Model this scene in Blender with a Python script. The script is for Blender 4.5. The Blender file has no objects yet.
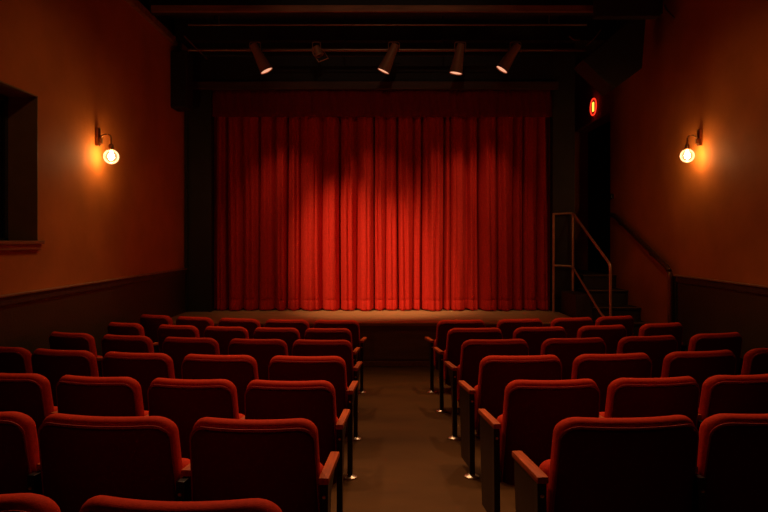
import bpy, bmesh, math, random
from mathutils import Vector, Matrix
random.seed(7)
COL = bpy.context.scene.collection
EYE = 1.86
SLOPE = 0.045
def floor_z(y): return max(0.0, 0.396 - SLOPE * y)

# ---------------------------------------------------------------- materials
def mat(name, col, rough=0.6, metal=0.0, noise=0.0, nscale=20.0, bump=0.0, bscale=80.0, sheen=0.0,
        sheen_tint=None, coat=0.0, emit=None, estr=0.0, spec=0.5, stretch=None, col2=None, gloss_var=0.0):
    m = bpy.data.materials.new(name); m.use_nodes = True
    nt = m.node_tree; b = nt.nodes['Principled BSDF']
    b.inputs['Base Color'].default_value = (*col, 1)
    b.inputs['Roughness'].default_value = rough
    b.inputs['Metallic'].default_value = metal
    b.inputs['Specular IOR Level'].default_value = spec
    if sheen:
        b.inputs['Sheen Weight'].default_value = sheen
        b.inputs['Sheen Roughness'].default_value = 0.4
        if sheen_tint: b.inputs['Sheen Tint'].default_value = (*sheen_tint, 1)
    if coat: b.inputs['Coat Weight'].default_value = coat
    if emit:
        b.inputs['Emission Color'].default_value = (*emit, 1)
        b.inputs['Emission Strength'].default_value = estr
    tc = nt.nodes.new('ShaderNodeTexCoord'); mp = nt.nodes.new('ShaderNodeMapping')
    nt.links.new(tc.outputs['Object'], mp.inputs['Vector'])
    if stretch: mp.inputs['Scale'].default_value = stretch
    if noise or col2:
        n = nt.nodes.new('ShaderNodeTexNoise'); n.inputs['Scale'].default_value = nscale
        n.inputs['Detail'].default_value = 5
        nt.links.new(mp.outputs[0], n.inputs['Vector'])
        r = nt.nodes.new('ShaderNodeValToRGB')
        c2 = col2 if col2 else tuple(c * (1 - noise) for c in col)
        c1 = col if col2 else tuple(c * (1 + noise) for c in col)
        r.color_ramp.elements[0].color = (*c2, 1); r.color_ramp.elements[0].position = .3
        r.color_ramp.elements[1].color = (*c1, 1); r.color_ramp.elements[1].position = .7
        nt.links.new(n.outputs['Fac'], r.inputs['Fac'])
        nt.links.new(r.outputs['Color'], b.inputs['Base Color'])
        if gloss_var:
            mr = nt.nodes.new('ShaderNodeMapRange')
            mr.inputs['To Min'].default_value = rough - gloss_var; mr.inputs['To Max'].default_value = rough + gloss_var
            nt.links.new(n.outputs['Fac'], mr.inputs['Value']); nt.links.new(mr.outputs[0], b.inputs['Roughness'])
    if bump:
        n2 = nt.nodes.new('ShaderNodeTexNoise'); n2.inputs['Scale'].default_value = bscale
        n2.inputs['Detail'].default_value = 4
        nt.links.new(mp.outputs[0], n2.inputs['Vector'])
        bp = nt.nodes.new('ShaderNodeBump'); bp.inputs['Strength'].default_value = bump
        bp.inputs['Distance'].default_value = 0.02
        nt.links.new(n2.outputs['Fac'], bp.inputs['Height'])
        nt.links.new(bp.outputs[0], b.inputs['Normal'])
    return m

M = {}
M['plaster'] = mat('plaster', (.58, .178, .034), .72, noise=.14, nscale=1.6, bump=.35, bscale=4, gloss_var=.1, spec=.18)
M['wainscot'] = mat('wainscot_paint', (.055, .042, .015), .5, noise=.12, nscale=3, bump=.15, bscale=30)
M['rail'] = mat('dark_wood_trim', (.24, .11, .05), .35, noise=.3, nscale=6, stretch=(6, .6, 6))
M['black'] = mat('black_paint', (.014, .011, .009), .7, noise=.2, nscale=5)
M['black_olive'] = mat('dark_column_paint', (.022, .018, .010), .6, noise=.15, nscale=4)
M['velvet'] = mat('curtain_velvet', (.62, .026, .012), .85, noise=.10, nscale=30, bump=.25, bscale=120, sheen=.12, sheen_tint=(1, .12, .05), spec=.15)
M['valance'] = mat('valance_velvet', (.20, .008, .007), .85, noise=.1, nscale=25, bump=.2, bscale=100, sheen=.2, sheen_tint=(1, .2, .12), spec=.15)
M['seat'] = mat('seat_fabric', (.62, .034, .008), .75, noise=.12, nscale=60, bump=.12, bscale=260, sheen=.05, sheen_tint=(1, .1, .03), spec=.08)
M['seatback_shaded'] = mat('seat_back_fabric_shaded', (.12, .006, .004), .85, noise=.12, nscale=60, bump=.2, bscale=220, spec=.06)  # same red cloth as the seat, the unlit rear's shade put into the colour
M['piping'] = mat('piping_cord', (.42, .03, .015), .55, spec=.4)
M['arm'] = mat('armrest_wood', (.50, .085, .014), .55, spec=.2, noise=.3, nscale=9, stretch=(8, .7, 8))
M['panel'] = mat('end_panel_laminate', (.032, .015, .007), .45, noise=.2, nscale=5, stretch=(4, 4, .6))
M['steel'] = mat('black_steel', (.018, .016, .015), .35, metal=.3)
M['chrome'] = mat('chrome', (.75, .60, .45), .35, metal=1)
M['brushed'] = mat('brushed_steel', (.75, .44, .26), .38, metal=.7, noise=.1, nscale=12)
M['darkrail'] = mat('dark_bronze_rail', (.22, .12, .06), .28, metal=.8)
M['carpet'] = mat('aisle_carpet', (.105, .043, .007), .7, noise=.22, nscale=1.3, bump=.2, bscale=120, stretch=(1, 2.2, 1), spec=.15)
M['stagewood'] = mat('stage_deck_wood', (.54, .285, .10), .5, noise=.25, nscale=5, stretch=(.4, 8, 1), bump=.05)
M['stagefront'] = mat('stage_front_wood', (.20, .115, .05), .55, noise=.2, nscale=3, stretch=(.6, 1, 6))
M['beam'] = mat('beam_wood', (.30, .13, .06), .55, noise=.3, nscale=4, stretch=(.5, 4, 4))
M['header'] = mat('header_wood', (.075, .032, .014), .6, noise=.25, nscale=4, stretch=(.5, 4, 4))
M['pipe'] = mat('grid_pipe', (.28, .16, .1), .35, metal=.7)
M['fixture'] = mat('fixture_body', (.42, .20, .11), .4, metal=.3)
M['speaker'] = mat('speaker_cabinet', (.028, .018, .014), .65)
M['grille'] = mat('speaker_grille', (.02, .013, .010), .8, bump=.6, bscale=300)
M['step'] = mat('stair_paint', (.045, .03, .018), .6, noise=.15, nscale=5)
M['stepnose'] = mat('stair_nosing', (.32, .18, .08), .4)
M['glass'] = mat('dark_window_glass', (.004, .004, .005), .08, spec=.5)
M['wframe'] = mat('window_frame_paint', (.02, .016, .012), .5)
M['jamb'] = mat('window_reveal_paint', (.22, .13, .05), .6, noise=.1, nscale=4)
M['brass'] = mat('aged_brass', (.30, .13, .05), .35, metal=.9)
M['lens'] = mat('lit_lens', (.9, .6, .4), .3, emit=(1, .45, .26), estr=1.0)
M['lens_off'] = mat('unlit_lens', (.05, .045, .04), .1)
M['filament'] = mat('bulb_glow', (1, .8, .5), .3, emit=(1, .60, .24), estr=110)
M['redring'] = mat('red_sign_light', (.6, .02, .01), .4, emit=(1, .035, .012), estr=1.3)
M['signface'] = mat('sign_face', (.12, .008, .005), .4, emit=(1, .02, .01), estr=.06)
M['yellowbar'] = mat('yellow_sign_light', (.9, .6, .1), .4, emit=(1, .5, .04), estr=3.0)

def globe_mat():
    m = bpy.data.materials.new('clear_globe_glass'); m.use_nodes = True
    nt = m.node_tree; nt.nodes.clear()
    out = nt.nodes.new('ShaderNodeOutputMaterial')
    tr = nt.nodes.new('ShaderNodeBsdfTransparent'); tr.inputs[0].default_value = (1, .95, .88, 1)
    gl = nt.nodes.new('ShaderNodeBsdfGlossy'); gl.inputs['Roughness'].default_value = .15
    em = nt.nodes.new('ShaderNodeEmission'); em.inputs[0].default_value = (1, .56, .24, 1); em.inputs[1].default_value = .42
    lw = nt.nodes.new('ShaderNodeFresnel'); lw.inputs['IOR'].default_value = 1.35
    mx = nt.nodes.new('ShaderNodeMixShader'); ad = nt.nodes.new('ShaderNodeAddShader')
    nt.links.new(lw.outputs[0], mx.inputs[0]); nt.links.new(tr.outputs[0], mx.inputs[1]); nt.links.new(gl.outputs[0], mx.inputs[2])
    nt.links.new(mx.outputs[0], ad.inputs[0]); nt.links.new(em.outputs[0], ad.inputs[1])
    nt.links.new(ad.outputs[0], out.inputs[0])
    return m
M['globe'] = globe_mat()

# ---------------------------------------------------------------- mesh helpers
class MB:
    def __init__(s): s.bm = bmesh.new()
    def box(s, x0, x1, y0, y1, z0, z1, mtx=None, bevel=0.0):
        b = bmesh.new(); r = bmesh.ops.create_cube(b, size=1)
        bmesh.ops.scale(b, vec=(x1 - x0, y1 - y0, z1 - z0), verts=b.verts)
        bmesh.ops.translate(b, vec=((x0 + x1) / 2, (y0 + y1) / 2, (z0 + z1) / 2), verts=b.verts)
        if bevel: bmesh.ops.bevel(b, geom=list(b.edges), offset=bevel, segments=2, affect='EDGES', profile=.6)
        if mtx: bmesh.ops.transform(b, matrix=mtx, verts=b.verts)
        s.merge(b); return s
    def merge(s, b):
        me = bpy.data.meshes.new('tmp'); b.to_mesh(me); b.free(); s.bm.from_mesh(me); bpy.data.meshes.remove(me)
    def tube(s, pts, r, n=10, caps=True, radii=None):
        pts = [Vector(p) for p in pts]; b = s.bm; rings = []
        up = None
        for i, p in enumerate(pts):
            if i == 0: d = pts[1] - p
            elif i == len(pts) - 1: d = p - pts[i - 1]
            else: d = (pts[i + 1] - p).normalized() + (p - pts[i - 1]).normalized()
            d.normalize()
            if up is None:
                up = Vector((0, 0, 1)) if abs(d.z) < .9 else Vector((0, 1, 0))
            a = d.cross(up).normalized(); c = a.cross(d).normalized(); up = c
            rr = radii[i] if radii else r
            rings.append([b.verts.new(p + a * math.cos(t) * rr + c * math.sin(t) * rr) for t in [2 * math.pi * k / n for k in range(n)]])
        for q in range(len(rings) - 1):
            for k in range(n):
                b.faces.new((rings[q][k], rings[q][(k + 1) % n], rings[q + 1][(k + 1) % n], rings[q + 1][k]))
        if caps:
            b.faces.new(rings[0][::-1]); b.faces.new(rings[-1])
        return s
    def lathe(s, prof, n=24, mtx=None):
        b = bmesh.new(); rings = []
        for r, z in prof:
            if r < 1e-5: rings.append([b.verts.new((0, 0, z))])
            else: rings.append([b.verts.new((r * math.cos(2 * math.pi * k / n), r * math.sin(2 * math.pi * k / n), z)) for k in range(n)])
        for q in range(len(rings) - 1):
            A, B = rings[q], rings[q + 1]
            for k in range(n):
                k2 = (k + 1) % n
                if len(A) == 1 and len(B) == 1: continue
                if len(A) == 1: b.faces.new((A[0], B[k2], B[k]))
                elif len(B) == 1: b.faces.new((A[k], A[k2], B[0]))
                else: b.faces.new((A[k], A[k2], B[k2], B[k]))
        if mtx: bmesh.ops.transform(b, matrix=mtx, verts=b.verts)
        s.merge(b); return s
    def poly_prism(s, pts, x0, x1):          # outline in (y,z), extruded along x
        b = s.bm
        A = [b.verts.new((x0, y, z)) for y, z in pts]; B = [b.verts.new((x1, y, z)) for y, z in pts]
        b.faces.new(A); b.faces.new(B[::-1]); n = len(pts)
        for k in range(n): b.faces.new((A[k], B[k], B[(k + 1) % n], A[(k + 1) % n]))
        return s
    def build(s, name, material, parent=None, smooth=False, angle=40, **props):
        bmesh.ops.recalc_face_normals(s.bm, faces=s.bm.faces)
        me = bpy.data.meshes.new(name); s.bm.to_mesh(me); s.bm.free()
        me.materials.append(M[material] if isinstance(material, str) else material)
        if smooth:
            me.shade_smooth()
            me.set_sharp_from_angle(angle=math.radians(angle))
        o = bpy.data.objects.new(name, me); COL.objects.link(o)
        if parent: o.parent = parent
        for k, v in props.items(): o[k] = v
        return o
def empty(name, loc=(0, 0, 0), label=None, cat=None, group=None):
    o = bpy.data.objects.new(name, None); COL.objects.link(o); o.location = loc; o.empty_display_size = .1
    if label: o['label'] = label
    if cat: o['category'] = cat
    if group: o['group'] = group
    return o
def tag(o, label, cat, group=None):
    o['label'] = label; o['category'] = cat
    if group: o['group'] = group
    return o
def T(x, y, z): return Matrix.Translation((x, y, z))
def R(a, ax): return Matrix.Rotation(a, 4, ax)
def bend(pts, rad, n=5):
    """round the corners of a polyline"""
    P = [Vector(p) for p in pts]; out = [P[0]]
    for i in range(1, len(P) - 1):
        a = (P[i - 1] - P[i]).normalized(); b = (P[i + 1] - P[i]).normalized()
        s, e = P[i] + a * rad, P[i] + b * rad
        for k in range(n + 1):
            t = k / n; out.append(s * (1 - t) ** 2 + P[i] * 2 * t * (1 - t) + e * t * t)
    out.append(P[-1]); return out

# ---------------------------------------------------------------- the room
XL, XR, YB, YE = -3.34, 4.0, -2.6, 13.6
CEIL = EYE + 3.45
WT = EYE + 3.12       # plaster top
def struct(o, label=None):
    o['kind'] = 'structure'
    if label: o['label'] = label
    return o
b = MB()
b.poly_prism([(YB, floor_z(YB)), (8.8, 0), (YE, 0), (YE, -.2), (YB, -.2)], XL - .4, XR + .4)
struct(b.build('floor', 'carpet'))
struct(MB().box(XL - .4, XR + .4, YB, YE, CEIL, CEIL + .15).build('ceiling', 'black'))
struct(MB().box(XL - .4, XR + .4, YB - .2, YB, 0, CEIL).build('wall_back', 'plaster'))
struct(MB().box(XL - .4, XR + .4, YE, YE + .2, -.2, CEIL).build('wall_front', 'black'))
# left wall with window hole
WY0, WY1, WZ0, WZ1 = 4.1, 5.84, EYE - .05, EYE + 1.38
b = MB()
b.box(XL - .34, XL, YB, WY0, 0, WT); b.box(XL - .34, XL, WY1, 10.3, 0, WT)
b.box(XL - .34, XL, WY0, WY1, 0, WZ0); b.box(XL - .34, XL, WY0, WY1, WZ1, WT)
struct(b.build('wall_left', 'plaster'))
struct(MB().box(XL - .34, XL, YB, YE, WT, CEIL).box(XL - .34, XL, 10.3, YE, 0, WT).build('wall_left_upper', 'black'))
# right wall with the side doorway
DY0, DY1, DZ = 10.7, 12.75, EYE + 2.246
b = MB(); b.box(XR, XR + .3, YB, DY0, 0, WT + .33); b.box(XR, XR + .3, DY0, YE, DZ, WT + .33); b.box(XR, XR + .3, DY1, YE, 0, DZ)
struct(b.build('wall_right', 'plaster'))
dd = MB()
dd.box(XR + .302, XR + .34, DY0 - .1, DY1 + .1, .8, DZ + .1)
struct(dd.build('doorway_dark', 'black'))  # black sheet behind the opening, stands in for the darkness beyond
# wainscots + chair rails
RZ = EYE - .494
struct(MB().box(XL, XL + .025, YB, 10.28, 0, RZ - .06).build('wall_left_wainscot', 'wainscot'))
struct(MB().box(XR - .025, XR, YB, 8.3, 0, RZ - .06).build('wall_right_wainscot', 'wainscot'))
struct(MB().box(XL, XL + .045, YB, 10.28, RZ - .085, RZ - .012, bevel=.006).build('trim_1', 'header'))
struct(MB().box(XL, XL + .06, YB, 10.28, RZ - .012, RZ + .006, bevel=.004).build('trim_5', 'beam'))  # cap in a lighter wood, painting the highlight along the rail's top
struct(MB().box(XR - .045, XR, YB, 8.3, RZ - .085, RZ - .012, bevel=.006).build('trim_2', 'header'))
struct(MB().box(XR - .06, XR, YB, 8.3, RZ - .012, RZ + .006, bevel=.004).build('trim_6', 'beam'))  # lighter cap here too, a painted highlight on the right rail
struct(MB().box(XR - .05, XR, 8.2, 8.3, floor_z(8.2), RZ - .0, bevel=.008).build('trim_3', 'black_olive'))
struct(MB().box(XL, XL + .07, YB, 10.2, WT - .05, WT + .06, bevel=.012).build('trim_4', 'beam'))
struct(MB().box(XL, XL + .035, YB, 10.2, 0, .1 + .4).build('baseboard_left', 'black_olive'))
# window in the left wall
w = empty('window_1', (0, 0, 0)); w['kind'] = 'structure'
b = MB(); gx = XL - .30
b.box(gx - .03, gx + .02, WY0, WY1, WZ0, WZ0 + .06).box(gx - .03, gx + .02, WY0, WY1, WZ1 - .06, WZ1)
b.box(gx - .03, gx + .02, WY0, WY0 + .06, WZ0, WZ1).box(gx - .03, gx + .02, WY1 - .06, WY1, WZ0, WZ1)
b.box(gx - .02, gx + .015, (WY0 + WY1) / 2 - .025, (WY0 + WY1) / 2 + .025, WZ0, WZ1)
b.build('window_frame', 'wframe', w)
MB().box(gx - .01, gx, WY0 + .05, WY1 - .05, WZ0 + .05, WZ1 - .05).build('pane', 'glass', w)
b = MB(); b.box(gx + .02, XL - .0, WY1 - .012, WY1 + .0, WZ0 + .04, WZ1).box(gx + .02, XL, WY0, WY0 + .012, WZ0 + .04, WZ1).box(gx + .02, XL, WY0, WY1, WZ1 - .012, WZ1)
b.build('reveal', 'jamb', w)
MB().box(gx + .02, XL + .05, WY0 - .03, WY1 + .03, WZ0 - .0, WZ0 + .035, bevel=.006).box(XL, XL + .03, WY0 - .01, WY1 + .01, WZ0 - .05, WZ0, bevel=.004).build('window_sill', 'rail', w)

# ---------------------------------------------------------------- stage
SZ = EYE - 1.22
st = empty('stage', (-.2, 8.8, 0), 'low raised stage with worn wooden deck below the closed red curtain', 'stage')
def at(o, parent):
    o.parent = parent; o.matrix_parent_inverse = parent.matrix_world.inverted() if False else Matrix.Translation(-Vector(parent.location)); return o
SX0, SX1 = -3.31, 2.92
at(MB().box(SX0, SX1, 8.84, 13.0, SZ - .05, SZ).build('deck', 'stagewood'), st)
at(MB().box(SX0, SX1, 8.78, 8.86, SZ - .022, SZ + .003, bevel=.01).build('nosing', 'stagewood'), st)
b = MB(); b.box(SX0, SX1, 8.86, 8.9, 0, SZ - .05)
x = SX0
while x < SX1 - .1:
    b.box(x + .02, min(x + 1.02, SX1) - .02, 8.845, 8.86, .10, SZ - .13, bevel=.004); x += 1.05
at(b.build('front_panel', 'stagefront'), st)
at(MB().box(SX0, SX1, 8.82, 8.86, 0, .07, bevel=.005).build('kick_board', 'rail'), st)

# proscenium columns and header
tag(MB().box(-3.33, -2.90, 10.14, 10.34, SZ, EYE + 3.45).box(-2.93, -2.885, 10.10, 10.14, SZ, EYE + 2.48).box(-3.33, -3.28, 10.10, 10.14, SZ, EYE + 2.48).build('proscenium_column', 'black_olive'),
    'dark column framing the left edge of the red curtain', 'column')
tag(MB().box(2.84, 3.2, 10.14, 10.34, SZ, EYE + 3.45).box(2.82, 2.87, 10.10, 10.14, SZ, EYE + 2.48).build('proscenium_column', 'black_olive'),
    'dark column framing the right edge of the red curtain beside the stairs', 'column')
tag(MB().box(-2.90, 2.84, 10.14, 10.3, EYE + 2.62, EYE + 3.45).build('header_drape', 'black'), 'black masking panel above the wooden header over the stage', 'masking')
tag(MB().box(-3.25, 2.9, 10.04, 10.12, EYE + 2.49, EYE + 2.62, bevel=.008).build('header_beam', 'header'), 'thin brown horizontal beam directly above the dark red valance', 'beam')
# side stage masking behind the right column
tag(MB().box(2.9, 3.95, 13.3, 13.36, .62, EYE + 3.45).build('wing_drape', 'black'), 'black drape closing the dark wing behind the right column', 'drape')

# ---------------------------------------------------------------- curtains
def px(p, Y=10.25): return (p - 384) * Y / 605.0
def curtain_mesh(seams, Y, z0, z1, name, material, depth=1.0, hem=True, seed=1, nz=16, side=0, major=()):
    rnd = random.Random(seed); b = bmesh.new(); step = .009
    cols = []
    N = len(seams) - 1
    par = [(rnd.uniform(.8, 1.15), rnd.uniform(0, 6.28), rnd.choice([-1, 1]), rnd.uniform(0, 6.28), rnd.uniform(.35, .65)) for _ in range(N + 1)]
    xs = []
    for i in range(N):
        a, c = seams[i], seams[i + 1]; n = max(8, int((c - a) / step))
        for k in range(n): xs.append((i, (k + (.0)) / n))
    xs.append((N - 1, 1.0))
    rows = []
    zs = [z0 + (z1 - z0) * (j / nz) for j in range(nz + 1)]
    if hem: zs = sorted(zs + [z0 + .165, z0 + .172, z0 + .179, z0 + .03])
    for z in zs:
        t = (z - z0) / (z1 - z0); row = []
        for i, u in xs:
            am, ph, sg, ph2, pk = par[i]
            a, c = seams[i], seams[i + 1]
            da = 0 if i == 0 else .010 * math.sin(3.1 * t + par[i][1]); dc = 0 if i == N - 1 else .010 * math.sin(3.1 * t + par[i + 1][1])
            a += da; c += dc; w = c - a
            D = min(.24, .10 + .45 * w) * am * depth
            prof = max(0, 1 - abs(2 * (u ** (1 + .3 * sg)) - 1) ** 2.5) ** .75
            n = max(1, round(w / .13))
            rip = 1 - abs(math.sin(math.pi * n * (u ** (1 + .35 * sg)) + ph + .5 * t)) ** .8      # soft pleats inside the fold
            lean = sg * (u - .5) * .05
            flow = .012 * math.sin(2 * math.pi * (u * (1.3 + n * .6)) + 4 * t + ph2)
            y = -D * prof * (.78 + .22 * (1 - t)) + .052 * depth * rip * (1 - abs(2 * u - 1) ** 6) * (1.2 - .4 * t) + lean * prof + flow * prof
            if hem:
                for sm in major:
                    q = min(abs(w * u) if abs(seams[i] - sm) < 1e-6 else 9, abs(w * (1 - u)) if abs(seams[i + 1] - sm) < 1e-6 else 9)
                    if q < .02: y += .14 * (1 - q / .02)
                d = z - z0
                if abs(d - .172) < .002: y += .006 * prof
                if d < .165: y -= .006 * prof
            zz = z
            if hem and z - z0 < .001: zz = z + .02 * (1 - prof) + .006 * math.sin(9 * u + ph)
            row.append(b.verts.new((a + w * u, Y + y, zz)))
        rows.append(row)
    for j in range(len(rows) - 1):
        for k in range(len(rows[0]) - 1):
            b.faces.new((rows[j][k], rows[j][k + 1], rows[j + 1][k + 1], rows[j + 1][k]))
    mb = MB(); mb.bm.free(); mb.bm = b
    o = mb.build(name, material, smooth=True, angle=70)
    md = o.modifiers.new('thickness', 'SOLIDIFY'); md.thickness = .006; md.offset = 1
    return o
CY = 10.42
Ls = [px(p, CY - .08) for p in (209, 215.5, 227, 242, 259, 275, 287, 299.5, 322.5, 340, 356, 374)]
Rs = [px(p, CY - .08) for p in (374.3, 386, 398, 413.5, 421.6, 444, 451, 466, 479, 497, 514, 524, 538, 549, 556)]
TZ = EYE + 2.5
tag(curtain_mesh(Ls, CY, SZ + .012, TZ, 'stage_curtain', 'velvet', seed=3, major=[Ls[i] for i in (2, 4, 6, 9)]), 'left half of the closed red velvet stage curtain in deep folds', 'curtain')
tag(curtain_mesh(Rs, CY, SZ + .012, TZ, 'stage_curtain', 'velvet', seed=8, major=[Rs[i] for i in (2, 4, 5, 8, 11)]), 'right half of the closed red velvet stage curtain beside the stairs', 'curtain')
rv = random.Random(5); vs = [-2.9]
while vs[-1] < 2.7: vs.append(vs[-1] + rv.uniform(.14, .5))
vs[-1] = 2.86
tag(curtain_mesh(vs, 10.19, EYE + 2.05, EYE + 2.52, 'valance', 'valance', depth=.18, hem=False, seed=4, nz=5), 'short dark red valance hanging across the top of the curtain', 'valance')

# ---------------------------------------------------------------- stairs beside the stage
stairs = empty('stage_stairs', (3.5, 9.4, 0), 'dark painted steps climbing to the side doorway right of the stage', 'stairs')
tops = [(9.40, EYE - 1.066), (9.9, EYE - .84), (10.4, EYE - .62)]
low = [(8.62, EYE - 1.066 - .60), (8.86, EYE - 1.066 - .40), (9.13, EYE - 1.066 - .20)]
allst = low + tops
XS = 3.30
edges = [XS - .06, XS - .06, XS - .06, XS - .08, XS, XS + .12]
for i, (y, z) in enumerate(allst):
    y1 = allst[i + 1][0] if i < 5 else 13.2
    if i == 5: edges[i] = XS + .12
    at(MB().box(edges[i], XR - .012, y, y1, 0, z - .03).build('step' if i < 5 else 'landing', 'step'), stairs)
    at(MB().box(edges[i] - .01, XR - .012, y - .025, y1 + .0, z - .03, z, bevel=.006).build('tread', 'stepnose' if False else 'step'), stairs)
    at(MB().box(edges[i] - .01, XR - .012, y - .03, y + .02, z - .002, z + .004).build('nosing', 'stepnose'), stairs)
at(MB().box(2.95, XS - .09, 9.3, 10.1, 0, EYE - .86, bevel=.01).build('side_block', 'step'), stairs)

# handrails
hr = empty('handrail', (3.15, 8.4, 0), 'bent metal pipe handrail with lower rail at the left side of the steps', 'handrail')
top = bend([(2.82, 10.06, EYE + .415), (3.13, 10.03, EYE + .43), (3.15, 8.42, EYE - .36), (3.15, 8.40, floor_z(8.4))], .07)
at(MB().tube(top, .019, 12).build('top_rail', 'brushed', smooth=True), hr)
lowr = bend([(2.82, 10.06, EYE - .44), (3.12, 10.03, EYE - .45), (3.15, 8.82, EYE - 1.07), (3.15, 8.42, EYE - 1.2)], .06)
at(MB().tube(lowr, .017, 12).build('lower_rail', 'brushed', smooth=True), hr)
at(MB().tube([(2.82, 10.06, EYE + .43), (2.82, 10.06, SZ)], .02, 12).lathe([(0, 0), (.045, 0), (.045, .008), (.022, .012), (.0, .012)], 16, T(2.82, 10.06, SZ)).build('post', 'brushed', smooth=True), hr)
at(MB().tube([(3.13, 10.03, EYE + .40), (3.13, 10.03, EYE - .86)], .018, 12).build('post', 'brushed', smooth=True), hr)
wr = empty('handrail', (3.92, 8.3, 0), 'dark handrail sloping down the orange wall on the right of the steps', 'handrail')
wl = bend([(3.985, 10.46, EYE + .40), (3.92, 10.44, EYE + .42), (3.92, 10.30, EYE + .405), (3.92, 8.34, EYE - .405), (3.92, 8.28, EYE - .50), (3.92, 8.28, floor_z(8.28))], .06)
at(MB().tube(wl, .037, 14).build('rail_bar', 'darkrail', smooth=True), wr)
for yy in (10.1, 8.95):
    zz = EYE + .405 - (10.30 - yy) * .413
    at(MB().tube(bend([(3.92, yy, zz - .02), (3.93, yy, zz - .09), (3.975, yy, zz - .09)], .03), .010, 8).lathe([(0, 0), (.035, 0), (.035, .012), (0, .014)], 14, T(4.0, yy, zz - .09) @ R(-math.pi / 2, 'Y')).build('bracket', 'darkrail', smooth=True), wr)
tag(MB().box(XR - .05, XR, 10.52, 10.62, EYE + .70, EYE + .78, bevel=.012).tube([(XR - .05, 10.57, EYE + .74), (XR - .075, 10.57, EYE + .74)], .014, 10).build('door_latch', 'steel'),
    'small dark latch fitting on the wall edge above the right handrail', 'latch')

# ---------------------------------------------------------------- round lit sign above the doorway
sg = empty('exit_light', (XR, 11.45, EYE + 2.50), 'small round red glowing sign with yellow bar above side doorway', 'sign')
mt = R(-math.pi / 2, 'Y')
MB().lathe([(0, 0), (.165, 0), (.165, .03), (.15, .035), (0, .035)], 32, mt).build('housing', 'signface', sg, smooth=True)
ring = [(-.04, .155 * math.cos(a), .155 * math.sin(a)) for a in [2 * math.pi * k / 32 for k in range(33)]]
MB().tube(ring, .013, 8, caps=False).build('red_ring', 'redring', sg, smooth=True)
MB().box(-.05, -.036, -.032, .032, -.085, .085, bevel=.004).build('yellow_bar', 'yellowbar', sg)

# ---------------------------------------------------------------- ceiling rig
tag(MB().box(-3.2, 2.95, 8.3, 8.34, EYE + 3.12, EYE + 3.21, bevel=.006).build('ceiling_beam', 'beam'), 'brown wooden beam nearest the viewer across the dark ceiling', 'beam')
b = MB().box(-3.3, 3.9, 8.46, 8.56, EYE + 3.16, EYE + 3.45)
tag(b.build('ceiling_beam', 'black'), 'black joist just behind the brown wooden ceiling beam', 'beam')
tag(MB().box(-3.3, 3.9, 9.5, 9.62, EYE + 3.12, EYE + 3.45).build('ceiling_beam', 'black'), 'black joist above the spotlight bar near the stage', 'beam')
tag(MB().tube([(-2.85, 8.8, EYE + 3.115), (2.95, 8.8, EYE + 3.115)], .014, 10).tube([(-2.4, 8.8, EYE + 3.115), (-2.4, 8.8, EYE + 3.45)], .008, 6).tube([(2.4, 8.8, EYE + 3.115), (2.4, 8.8, EYE + 3.45)], .008, 6).build('lighting_pipe', 'pipe', smooth=True), 'thin upper pipe running across above the spotlight bar', 'pipe')
lb = empty('lighting_bar', (0, 9.28, EYE + 2.9), 'long metal bar the five stage spotlights hang from', 'lighting bar')
at(MB().tube([(-3.0, 9.28, EYE + 2.9), (3.1, 9.28, EYE + 2.9)], .026, 12).build('pipe', 'pipe', smooth=True), lb)
at(MB().tube([(-2.9, 9.34, EYE + 2.83), (2.6, 9.34, EYE + 2.83)], .010, 8).build('cable', 'steel', smooth=True), lb)
for xx in (-2.6, -.6, .9, 2.7):
    at(MB().tube([(xx, 9.28, EYE + 2.9), (xx, 9.28, CEIL)], .010, 8).build('hanger', 'steel', smooth=True), lb)
tag(MB().tube([(px(184, 8.7), 8.7, EYE + (239 - 36) * 8.7 / 605), (px(207, 9.5), 9.5, EYE + (239 - 59) * 9.5 / 605)], .010, 8).build('brace_rod', 'pipe'), 'thin diagonal metal rod at the upper left of the rig', 'rod')
tag(MB().tube(bend([(px(601, 8.9), 8.9, EYE + (239 - 30) * 8.9 / 605), (px(594, 9.1), 9.1, EYE + (239 - 39) * 9.1 / 605), (px(586, 9.3), 9.3, EYE + (239 - 46) * 9.3 / 605)], .04), .009, 8).build('brace_rod', 'pipe'), 'short slanting rod beside the big speaker at upper right', 'rod')
tag(MB().tube(bend([(px(569, 9.2), 9.2, EYE + (239 - 36) * 9.2 / 605), (px(574, 9.2), 9.2, EYE + (239 - 40) * 9.2 / 605), (px(580, 9.2), 9.2, EYE + (239 - 40) * 9.2 / 605)], .03), .014, 8).build('pipe_clamp', 'brass'), 'small brassy clamp hook at the right end of the rig', 'clamp')
tag(MB().tube(bend([(px(665, 8.55), 8.55, EYE + (239 - 5) * 8.55 / 605), (3.97, 8.5, EYE + (239 - 10) * 8.5 / 605), (3.99, 8.3, EYE + (239 - 18) * 8.3 / 605)], .05), .008, 8).build('wall_hook', 'brass'), 'small metal hook high on the orange right wall', 'hook')

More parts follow.
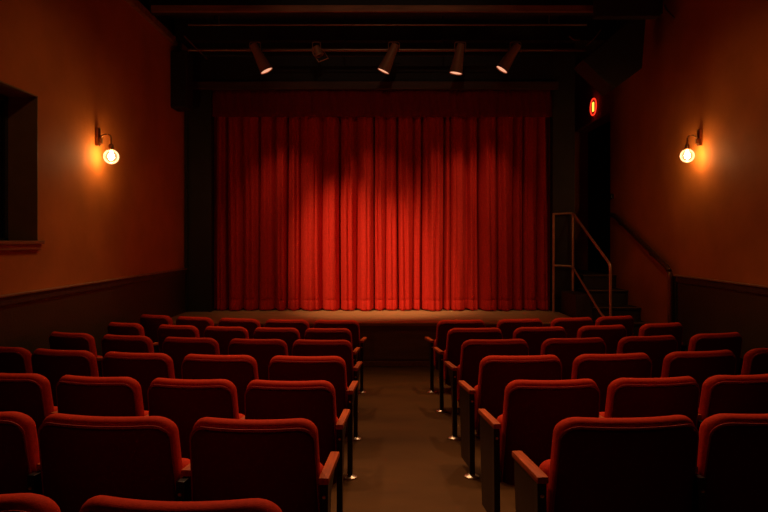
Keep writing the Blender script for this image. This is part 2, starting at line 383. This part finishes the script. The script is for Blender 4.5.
spot_pos = []
def spotlight(xc, lean, lit, label, L=.38, r=.098, big=True):
    t = empty('stage_spotlight', (xc, 9.28, EYE + 2.9), label, 'spotlight', 'spotlights hanging from the lighting bar')
    MB().box(-.03, .03, -.04, .04, -.05, .045, bevel=.008).tube([(0, 0, .04), (0, 0, .075)], .012, 8).build('clamp', 'steel', t)
    # yoke : an inverted U that holds the barrel
    dx = math.sin(lean)
    piv = Vector((-dx * .10, -.14, -.02))
    w = r * .72 + .012
    yk = bend([(piv.x - w, piv.y, piv.z - .06), (piv.x - w, piv.y, .075), (piv.x + w, piv.y, .075), (piv.x + w, piv.y, piv.z - .06)], .03, 4)
    MB().tube([(0, 0, .03), (0, -.07, .07), (piv.x, piv.y, .075)], .010, 8).build('bracket', 'steel', t)
    MB().tube(yk, .006, 8).build('yoke', 'fixture', t, smooth=True)
    body = empty('barrel_axis') if False else None
    mtx = T(*piv) @ R(-lean, 'Y') @ R(math.radians(3), 'X')
    if big:
        prof = [(0, .07), (r * .55, .065), (r * .62, .03), (r * .66, -.05), (r * .72, -.10), (r, -L + .02), (r * 1.06, -L), (r * .97, -L), (r * .9, -L + .03), (0, -L + .03)]
    else:
        prof = [(0, .03), (.05, .03), (.055, -.02), (.06, -.09), (.075, -.10), (.075, -.12), (.055, -.12), (.05, -.1), (0, -.1)]
    MB().lathe(prof, 24, mtx).build('barrel', 'fixture', t, smooth=True)
    zl = -L + .012 if big else -.108
    MB().lathe([(0, zl - .004), (r * .93 if big else .05, zl), (r * .93 if big else .05, zl + .006), (0, zl + .006)], 24, mtx).build('lens', 'lens' if lit else 'lens_off', t, label='glowing lens' if lit else 'unlit lens')
    if not big:
        f = [( -.09, 0, -.14), (.09, 0, -.14), (.12, 0, -.30), (-.05, 0, -.30), (-.09, 0, -.14)]
        fr = MB(); f = [(a * .9, b_, c + .10) for a, b_, c in f]; pts = [mtx @ Vector(p) for p in f]
        fr.tube([tuple(p) for p in pts], .009, 6)
        fr.build('filter_frame', 'fixture', t)
    e = t.location + mtx @ Vector((0, 0, -L - .03))
    spot_pos.append((e, lean, lit))
spotlight(px(260, 9.28), math.radians(27), True, 'lit stage spotlight at the far left end of the bar')
spotlight(px(320, 9.28), math.radians(22), False, 'small unlit stage spotlight with an open wire frame', L=.12, r=.07, big=False)
spotlight(px(391, 9.28), math.radians(-25), True, 'lit stage spotlight near the bar centre, tilted down to the left')
spotlight(px(458, 9.28), math.radians(-10), True, 'lit stage spotlight hanging almost straight down, right of centre')
spotlight(px(510, 9.28), math.radians(-33), True, 'strongly tilted lit stage spotlight at the far right of the bar')

# speakers and boxes up high
s1 = empty('wall_speaker', (-3.24, 9.5, EYE + 2.5), 'black boxy speaker hung high on the left wall beside the stage', 'speaker')
MB().box(-.16, .15, -.02, .30, -.44, .46, bevel=.015).build('cabinet', 'speaker', s1)
MB().box(-.14, .13, -.032, -.02, -.42, .44, bevel=.004).build('grille', 'grille', s1)
MB().box(-.05, .0, .1, .2, .46, .7).build('hanger', 'steel', s1)
s2 = empty('wall_speaker', (3.42, 8.7, EYE + 2.62), 'large tilted black speaker hung high beside the right orange wall', 'speaker')
out = [(646, 14), (642, 68), (614, 89), (603, 79), (583, 60), (626, 22)]
def prism_xz(pts, y0, y1, shrink=1.0):
    m = MB(); cx = sum(p[0] for p in pts) / len(pts); cz = sum(p[1] for p in pts) / len(pts)
    A = [m.bm.verts.new((cx + (x - cx) * shrink, y0, cz + (z - cz) * shrink)) for x, z in pts]
    B = [m.bm.verts.new((cx + (x - cx) * shrink, y1, cz + (z - cz) * shrink)) for x, z in pts]
    m.bm.faces.new(A); m.bm.faces.new(B[::-1]); n = len(pts)
    for k in range(n): m.bm.faces.new((A[k], B[k], B[(k + 1) % n], A[(k + 1) % n]))
    return m
op = [((p - 384) * 8.6 / 605 - 3.42, (239 - q) * 8.6 / 605 - 2.62) for p, q in out]
prism_xz(op, -.10, .34).build('cabinet', 'speaker', s2)
prism_xz(op, -.115, -.10, .93).build('grille', 'grille', s2)
MB().tube([(.0, .1, .35), (.0, .1, .83)], .014, 8).tube([(.2, .1, .4), (.2, .1, .83)], .014, 8).build('hanger', 'steel', s2)
tag(MB().box(2.86, 3.72, 8.15, 8.28, EYE + 3.0, EYE + 3.45, bevel=.01).build('duct_box', 'speaker'), 'black box hung from the ceiling above the big right speaker', 'box')

# ---------------------------------------------------------------- wall sconces
def sconce(wx, y, z, s, label):
    t = empty('wall_sconce', (wx, y, z), label, 'wall lamp', 'globe wall sconces')
    # s : direction from the wall into the room
    MB().box(*(sorted((0, s * .04))), -.032, .032, -.11, .10, bevel=.006).box(*(sorted((s * .03, s * .07))), -.02, .02, -.08, -.02, bevel=.006).build('wall_plate', 'brass', t)
    arm = bend([(s * .03, 0, -.03), (s * .09, 0, .03), (s * .175, 0, .02), (s * .175, 0, -.11)], .045, 7)
    MB().tube(arm, .009, 10).build('arm', 'brass', t, smooth=True)
    MB().lathe([(0, .03), (.02, .03), (.03, .015), (.032, -.03), (.025, -.04), (0, -.04)], 20, T(s * .175, 0, -.12)).build('socket', 'brass', t, smooth=True)
    gz = -.235; r = .086
    prof = [(r * math.sin(a), -r * math.cos(a)) for a in [math.pi * k / 18 for k in range(17)]]
    prof[0] = (0, -r)
    MB().lathe(prof, 32, T(s * .175, 0, gz)).build('globe', 'globe', t, smooth=True)
    MB().lathe([(0, -.040), (.016, -.036), (.030, -.020), (.035, 0), (.030, .022), (.018, .042), (.012, .07), (0, .07)], 20, T(s * .175, 0, gz)).build('bulb', 'filament', t, smooth=True)
    return t
sconce(XL, 7.02, EYE + 1.19, 1, 'lit globe wall lamp on the left orange wall near the window')
sconce(XR, 7.63, EYE + 1.285, -1, 'lit globe wall lamp on the right orange wall above the handrail')

# ---------------------------------------------------------------- theatre seats
def loft_pad(hw, z0, z1, th, rc, recline, curve, taper, y0, rtop=None, side_r=.03, zref=None):
    """padded panel: closed (y,z) rings swept over x with rounded corners"""
    b = bmesh.new(); rings = []
    xs = [-1 + 2 * k / 28 for k in range(29)]
    xs = sorted(set([math.sin(x * math.pi / 2) for x in xs]))
    rt = rtop if rtop else th / 2
    for u in xs:
        x = u * hw; dx = max(0, abs(x) - (hw - rc))
        drop = rc - math.sqrt(max(0, rc * rc - dx * dx))
        e = max(0, abs(x) - (hw - side_r)) / side_r
        tk = th * (.35 + .65 * math.sqrt(max(0, 1 - e * e)))
        zt = z1 - drop; zb = z0 + drop * .5
        r2 = min(rt, tk / 2)
        pts = [(-tk / 2, zb)]
        for k in range(5): pts.append((-tk / 2, zb + (zt - r2 - zb) * (k + 1) / 6))
        for k in range(9):
            a = math.pi - math.pi * k / 8
            pts.append((r2 * math.cos(a) * (tk / 2 / r2), zt - r2 + r2 * math.sin(a)))
        for k in range(6): pts.append((tk / 2, zt - r2 - (zt - r2 - zb) * (k + 1) / 6))
        ring = []
        for y, z in pts:
            zr = (z - z0)
            X = x * (1 + taper * (z1 - z) / (z1 - z0))
            Y = y0 + y - zr * math.tan(recline) + curve * u * u
            ring.append(b.verts.new((X, Y, z)))
        rings.append(ring)
    n = len(rings[0])
    for q in range(len(rings) - 1):
        for k in range(n): b.faces.new((rings[q][k], rings[q][(k + 1) % n], rings[q + 1][(k + 1) % n], rings[q + 1][k]))
    b.faces.new(rings[0]); b.faces.new(rings[-1][::-1])
    m = MB(); m.bm.free(); m.bm = b; return m
REC = math.radians(11)
HW = .25
def outline_pts(hw, z0, z1, rc, y_off, curve, taper, zs0):
    pts = []
    def P(x, z):
        u = x / hw
        return (x * (1 + taper * (z1 - z) / (z1 - z0)), y_off - (z - zs0) * math.tan(REC) + curve * u * u, z)
    for k in range(5): pts.append(P(-hw, z0 + (z1 - rc - z0) * k / 5))
    for k in range(9):
        a = math.pi - math.pi / 2 * k / 8; pts.append(P(-hw + rc + rc * math.cos(a), z1 - rc + rc * math.sin(a)))
    for k in range(1, 10): pts.append(P(-hw + rc + (2 * hw - 2 * rc) * k / 10, z1))
    for k in range(9):
        a = math.pi / 2 - math.pi / 2 * k / 8; pts.append(P(hw - rc + rc * math.cos(a), z1 - rc + rc * math.sin(a)))
    for k in range(5): pts.append(P(hw, z1 - rc + (z0 - z1 + rc) * (k + 1) / 5))
    return pts
def make_seat(side, aisle, extra=False, wide=False):
    """side = +1 : armrest on the local +x side; the seat faces +y"""
    t = empty('theater_seat')
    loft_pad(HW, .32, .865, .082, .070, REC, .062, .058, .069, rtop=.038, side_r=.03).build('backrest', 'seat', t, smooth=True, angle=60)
    loft_pad(HW - .006, .25, .822, .022, .060, REC, .062, .062, .037, side_r=.012, rtop=.008).build('back_panel', 'seatback_shaded', t, smooth=True, angle=60)
    MB().tube(outline_pts(HW - .003, .26, .832, .062, .035, .062, .06, .25), .0045, 6).build('piping', 'piping', t, smooth=True)
    # folded-up seat cushion in front of the back
    c = loft_pad(HW + .006, .27, .615, .10, .05, math.radians(-6), 0, .0, .185, rtop=.045, side_r=.03)
    c.build('seat_cushion', 'seat', t, smooth=True, angle=60)
    loft_pad(HW - .025, .28, .56, .018, .04, math.radians(-6), 0, .0, .244, side_r=.01, rtop=.006).build('seat_pan', 'steel', t, smooth=True)
    MB().tube([(-HW - .01, .13, .30), (HW + .01, .13, .30)], .014, 8).build('hinge_bar', 'steel', t)
    sides = [(side, aisle)] + ([(-side, False)] if extra else [])
    for sd, ais in sides:
        ax = sd * (.312 if (ais and sd < 0) else .285)
        MB().box(ax - .021, ax + .021, -.02 if ais else .05, .34, .595, .625, bevel=.008).build('armrest', 'arm', t, smooth=True, label='polished reddish wood armrest')
        if ais and wide:
            MB().poly_prism([(.03, .595), (.33, .595), (.33, .50), (.29, .06), (.03, .06)], ax - .012, ax + .012).build('side_panel', 'panel', t)
        elif ais:
            MB().poly_prism([(.03, .595), (.26, .595), (.12, .50), (.07, .30), (.05, .06), (.03, .06)], ax - .012, ax + .012).build('side_panel', 'panel', t)
        else:
            MB().poly_prism([(.03, .595), (.30, .595), (.22, .50), (.17, .25), (.03, .25)], ax - .012, ax + .012).build('side_panel', 'steel', t)
        lg = MB().box(ax - .016, ax + .016, -.005, .04, .0, .595, bevel=.004).build('leg', 'steel', t)
        MB().lathe([(0, 0), (.046, 0), (.046, .012), (.024, .022), (.018, .03), (0, .03)], 16, T(ax, .015, .0)).build('foot', 'chrome', lg, smooth=True)
        MB().lathe([(0, 0), (.008, 0), (.006, .005), (0, .006)], 10, T(ax, -.005, .54) @ R(math.pi / 2, 'X')).build('bolt', 'chrome', lg)
    return t
def copy_tree(o, parent=None):
    c = o.copy(); COL.objects.link(c); c.parent = parent
    for ch in list(o.children): copy_tree(ch, c)
    return c

ROWZ = {1: 6.98, 2: 6.05, 3: 5.1, 4: 4.17, 5: 3.27, 6: 2.44, 7: 1.58}
LEFT = {1: [-.56, -1.16, -1.78, -2.43, -3.09], 2: [-.57, -1.11, -1.67, -2.25, -2.98], 3: [-.53, -1.10, -1.73, -2.39, -3.05],
        4: [-.54, -1.18, -1.82, -2.46, -3.07], 5: [-.52, -1.08, -1.65, -2.24], 6: [(-.54, 1.04), (-1.175, 1.18), -1.80], 7: [-.56, -1.20]}
RIGHT = {1: [(.91, 1.13), 1.64, 2.35, 3.0], 2: [.93, 1.63, 2.36, 3.15], 3: [.96, 1.68, 2.42, 3.2], 4: [.97, 1.66, 2.38, 3.1],
         5: [.94, 1.54, 2.13], 6: [(1.02, 1.2), (1.665, 1.17)]}
SC = {('L', 1): 1.06, ('L', 2): .95, ('L', 3): 1.02, ('L', 4): 1.07, ('L', 5): .98, ('L', 6): 1.05, ('L', 7): 1.12, ('R', 1): 1.12, ('R', 2): 1.12, ('R', 3): 1.15, ('R', 4): 1.15, ('R', 5): 1.04, ('R', 6): 1.14}
ordi = ['front', 'second', 'third', 'fourth', 'fifth', 'sixth', 'rearmost']
nth = ['aisle', 'second', 'third', 'fourth', 'fifth']
protos = {}
for blk, data, C0 in (('L', LEFT, 13.0), ('R', RIGHT, 14.5)):
    side = 1 if blk == 'L' else -1
    for r, ss in data.items():
        Rr = C0 - ROWZ[r]
        for i, s in enumerate(ss):
            own = None
            if isinstance(s, tuple): s, own = s
            last = (i == len(ss) - 1) and r <= 3
            key = (side, i == 0, last, i == 0 and blk == 'R' and r >= 4)
            if key not in protos: o = protos[key] = make_seat(*key)
            else: o = copy_tree(protos[key])
            th = s / Rr
            x, y = Rr * math.sin(th), C0 - Rr * math.cos(th)
            sc = own or SC.get((blk, r), 1.0)
            tilt = SLOPE if y < 8.7 else 0
            o.matrix_basis = T(x, y + .0, floor_z(y + .02)) @ R(-tilt, 'X') @ R(th, 'Z') @ Matrix.Diagonal((sc, 1, .972, 1))
            bn = 'left' if blk == 'L' else 'right'
            rown = {1: 'the front row', 7: 'the rearmost visible row'}.get(r, 'the %s row from the stage' % ordi[r - 1])
            if i == 0: lab = 'red plush aisle seat, %s block, in %s' % (bn, rown)
            elif last: lab = 'red plush seat nearest the %s wall in %s' % (bn, rown)
            else: lab = 'red plush seat, %s block, %s from the aisle in %s' % (bn, nth[i], rown)
            o['label'] = lab; o['category'] = 'theater seat'; o['group'] = 'red theater seats, %s block' % bn

# ---------------------------------------------------------------- lights
def spot(loc, aim, energy, size, blend, col, rad=.05):
    l = bpy.data.lights.new('spot', 'SPOT'); l.energy = energy; l.spot_size = math.radians(size); l.spot_blend = blend
    l.color = col; l.shadow_soft_size = rad
    o = bpy.data.objects.new('spot_beam', l); COL.objects.link(o); o.location = loc
    o.rotation_euler = (Vector(aim) - Vector(loc)).to_track_quat('-Z', 'Y').to_euler(); return o
def area(loc, aim, energy, sx, sy, col):
    l = bpy.data.lights.new('area', 'AREA'); l.shape = 'RECTANGLE'; l.size = sx; l.size_y = sy; l.energy = energy; l.color = col
    o = bpy.data.objects.new('house_lamp', l); COL.objects.link(o); o.location = loc
    o.rotation_euler = (Vector(aim) - Vector(loc)).to_track_quat('-Z', 'Y').to_euler(); return o
WARM = (1, .62, .36)
for (e, lean, lit) in spot_pos:
    if lit:
        spot(e, (e.x + math.sin(lean) * .35, 10.35, EYE - .35), 48, 58, 1, WARM, .08)
# added front wash on the curtain from unseen spots over the audience
for xx, tx, en in ((-2.7, -.28, 1150), (1.1, .50, 440)):
    spot((xx, 6.2, CEIL - .25), (tx, 10.3, EYE - .62), en, 30, 1, WARM, .05)
# added unseen downlights to brighten the seat tops
for xx in (-1.6, 0, 1.7):
    spot((xx, 5.2, CEIL - .3), (xx * .7, 2.9, .9), 225, 66, 1, (1, .55, .28), .12)
    spot((xx, 7.6, CEIL - .3), (xx, 6.1, .6), 170, 74, 1, (1, .55, .28), .12)
# added amber fill from unseen spots, widens the glow on the walls
spot((-.9, 4.7, CEIL - .3), (XL, 6.7, EYE - .4), 48, 80, 1, (1, .50, .22), .15)
spot((1.4, 5.2, CEIL - .3), (XR, 7.3, EYE - .4), 52, 80, 1, (1, .50, .22), .15)
# added weak fill from the hall's back, for bounce light on the rig
spot((0, 1.0, CEIL - .25), (0, 9.3, EYE + 3.2), 110, 32, 1, (1, .6, .36), .1)

w = bpy.data.worlds.new('world'); bpy.context.scene.world = w; w.use_nodes = True
w.node_tree.nodes['Background'].inputs[0].default_value = (.02, .01, .006, 1)
w.node_tree.nodes['Background'].inputs[1].default_value = .3

# ---------------------------------------------------------------- camera
cd = bpy.data.cameras.new('camera'); cam = bpy.data.objects.new('camera', cd); COL.objects.link(cam)
cam.location = (0, 0, EYE); cam.rotation_euler = (math.radians(90), 0, 0)
cd.sensor_width = 36; cd.lens = 605 / 768 * 36; cd.shift_y = -17 / 768; cd.clip_start = .02
sc = bpy.context.scene; sc.camera = cam
sc.view_settings.view_transform = 'Standard'; sc.view_settings.look = 'None'; sc.view_settings.gamma = 1
sc.view_settings.use_curve_mapping = False; sc.view_settings.exposure = 0
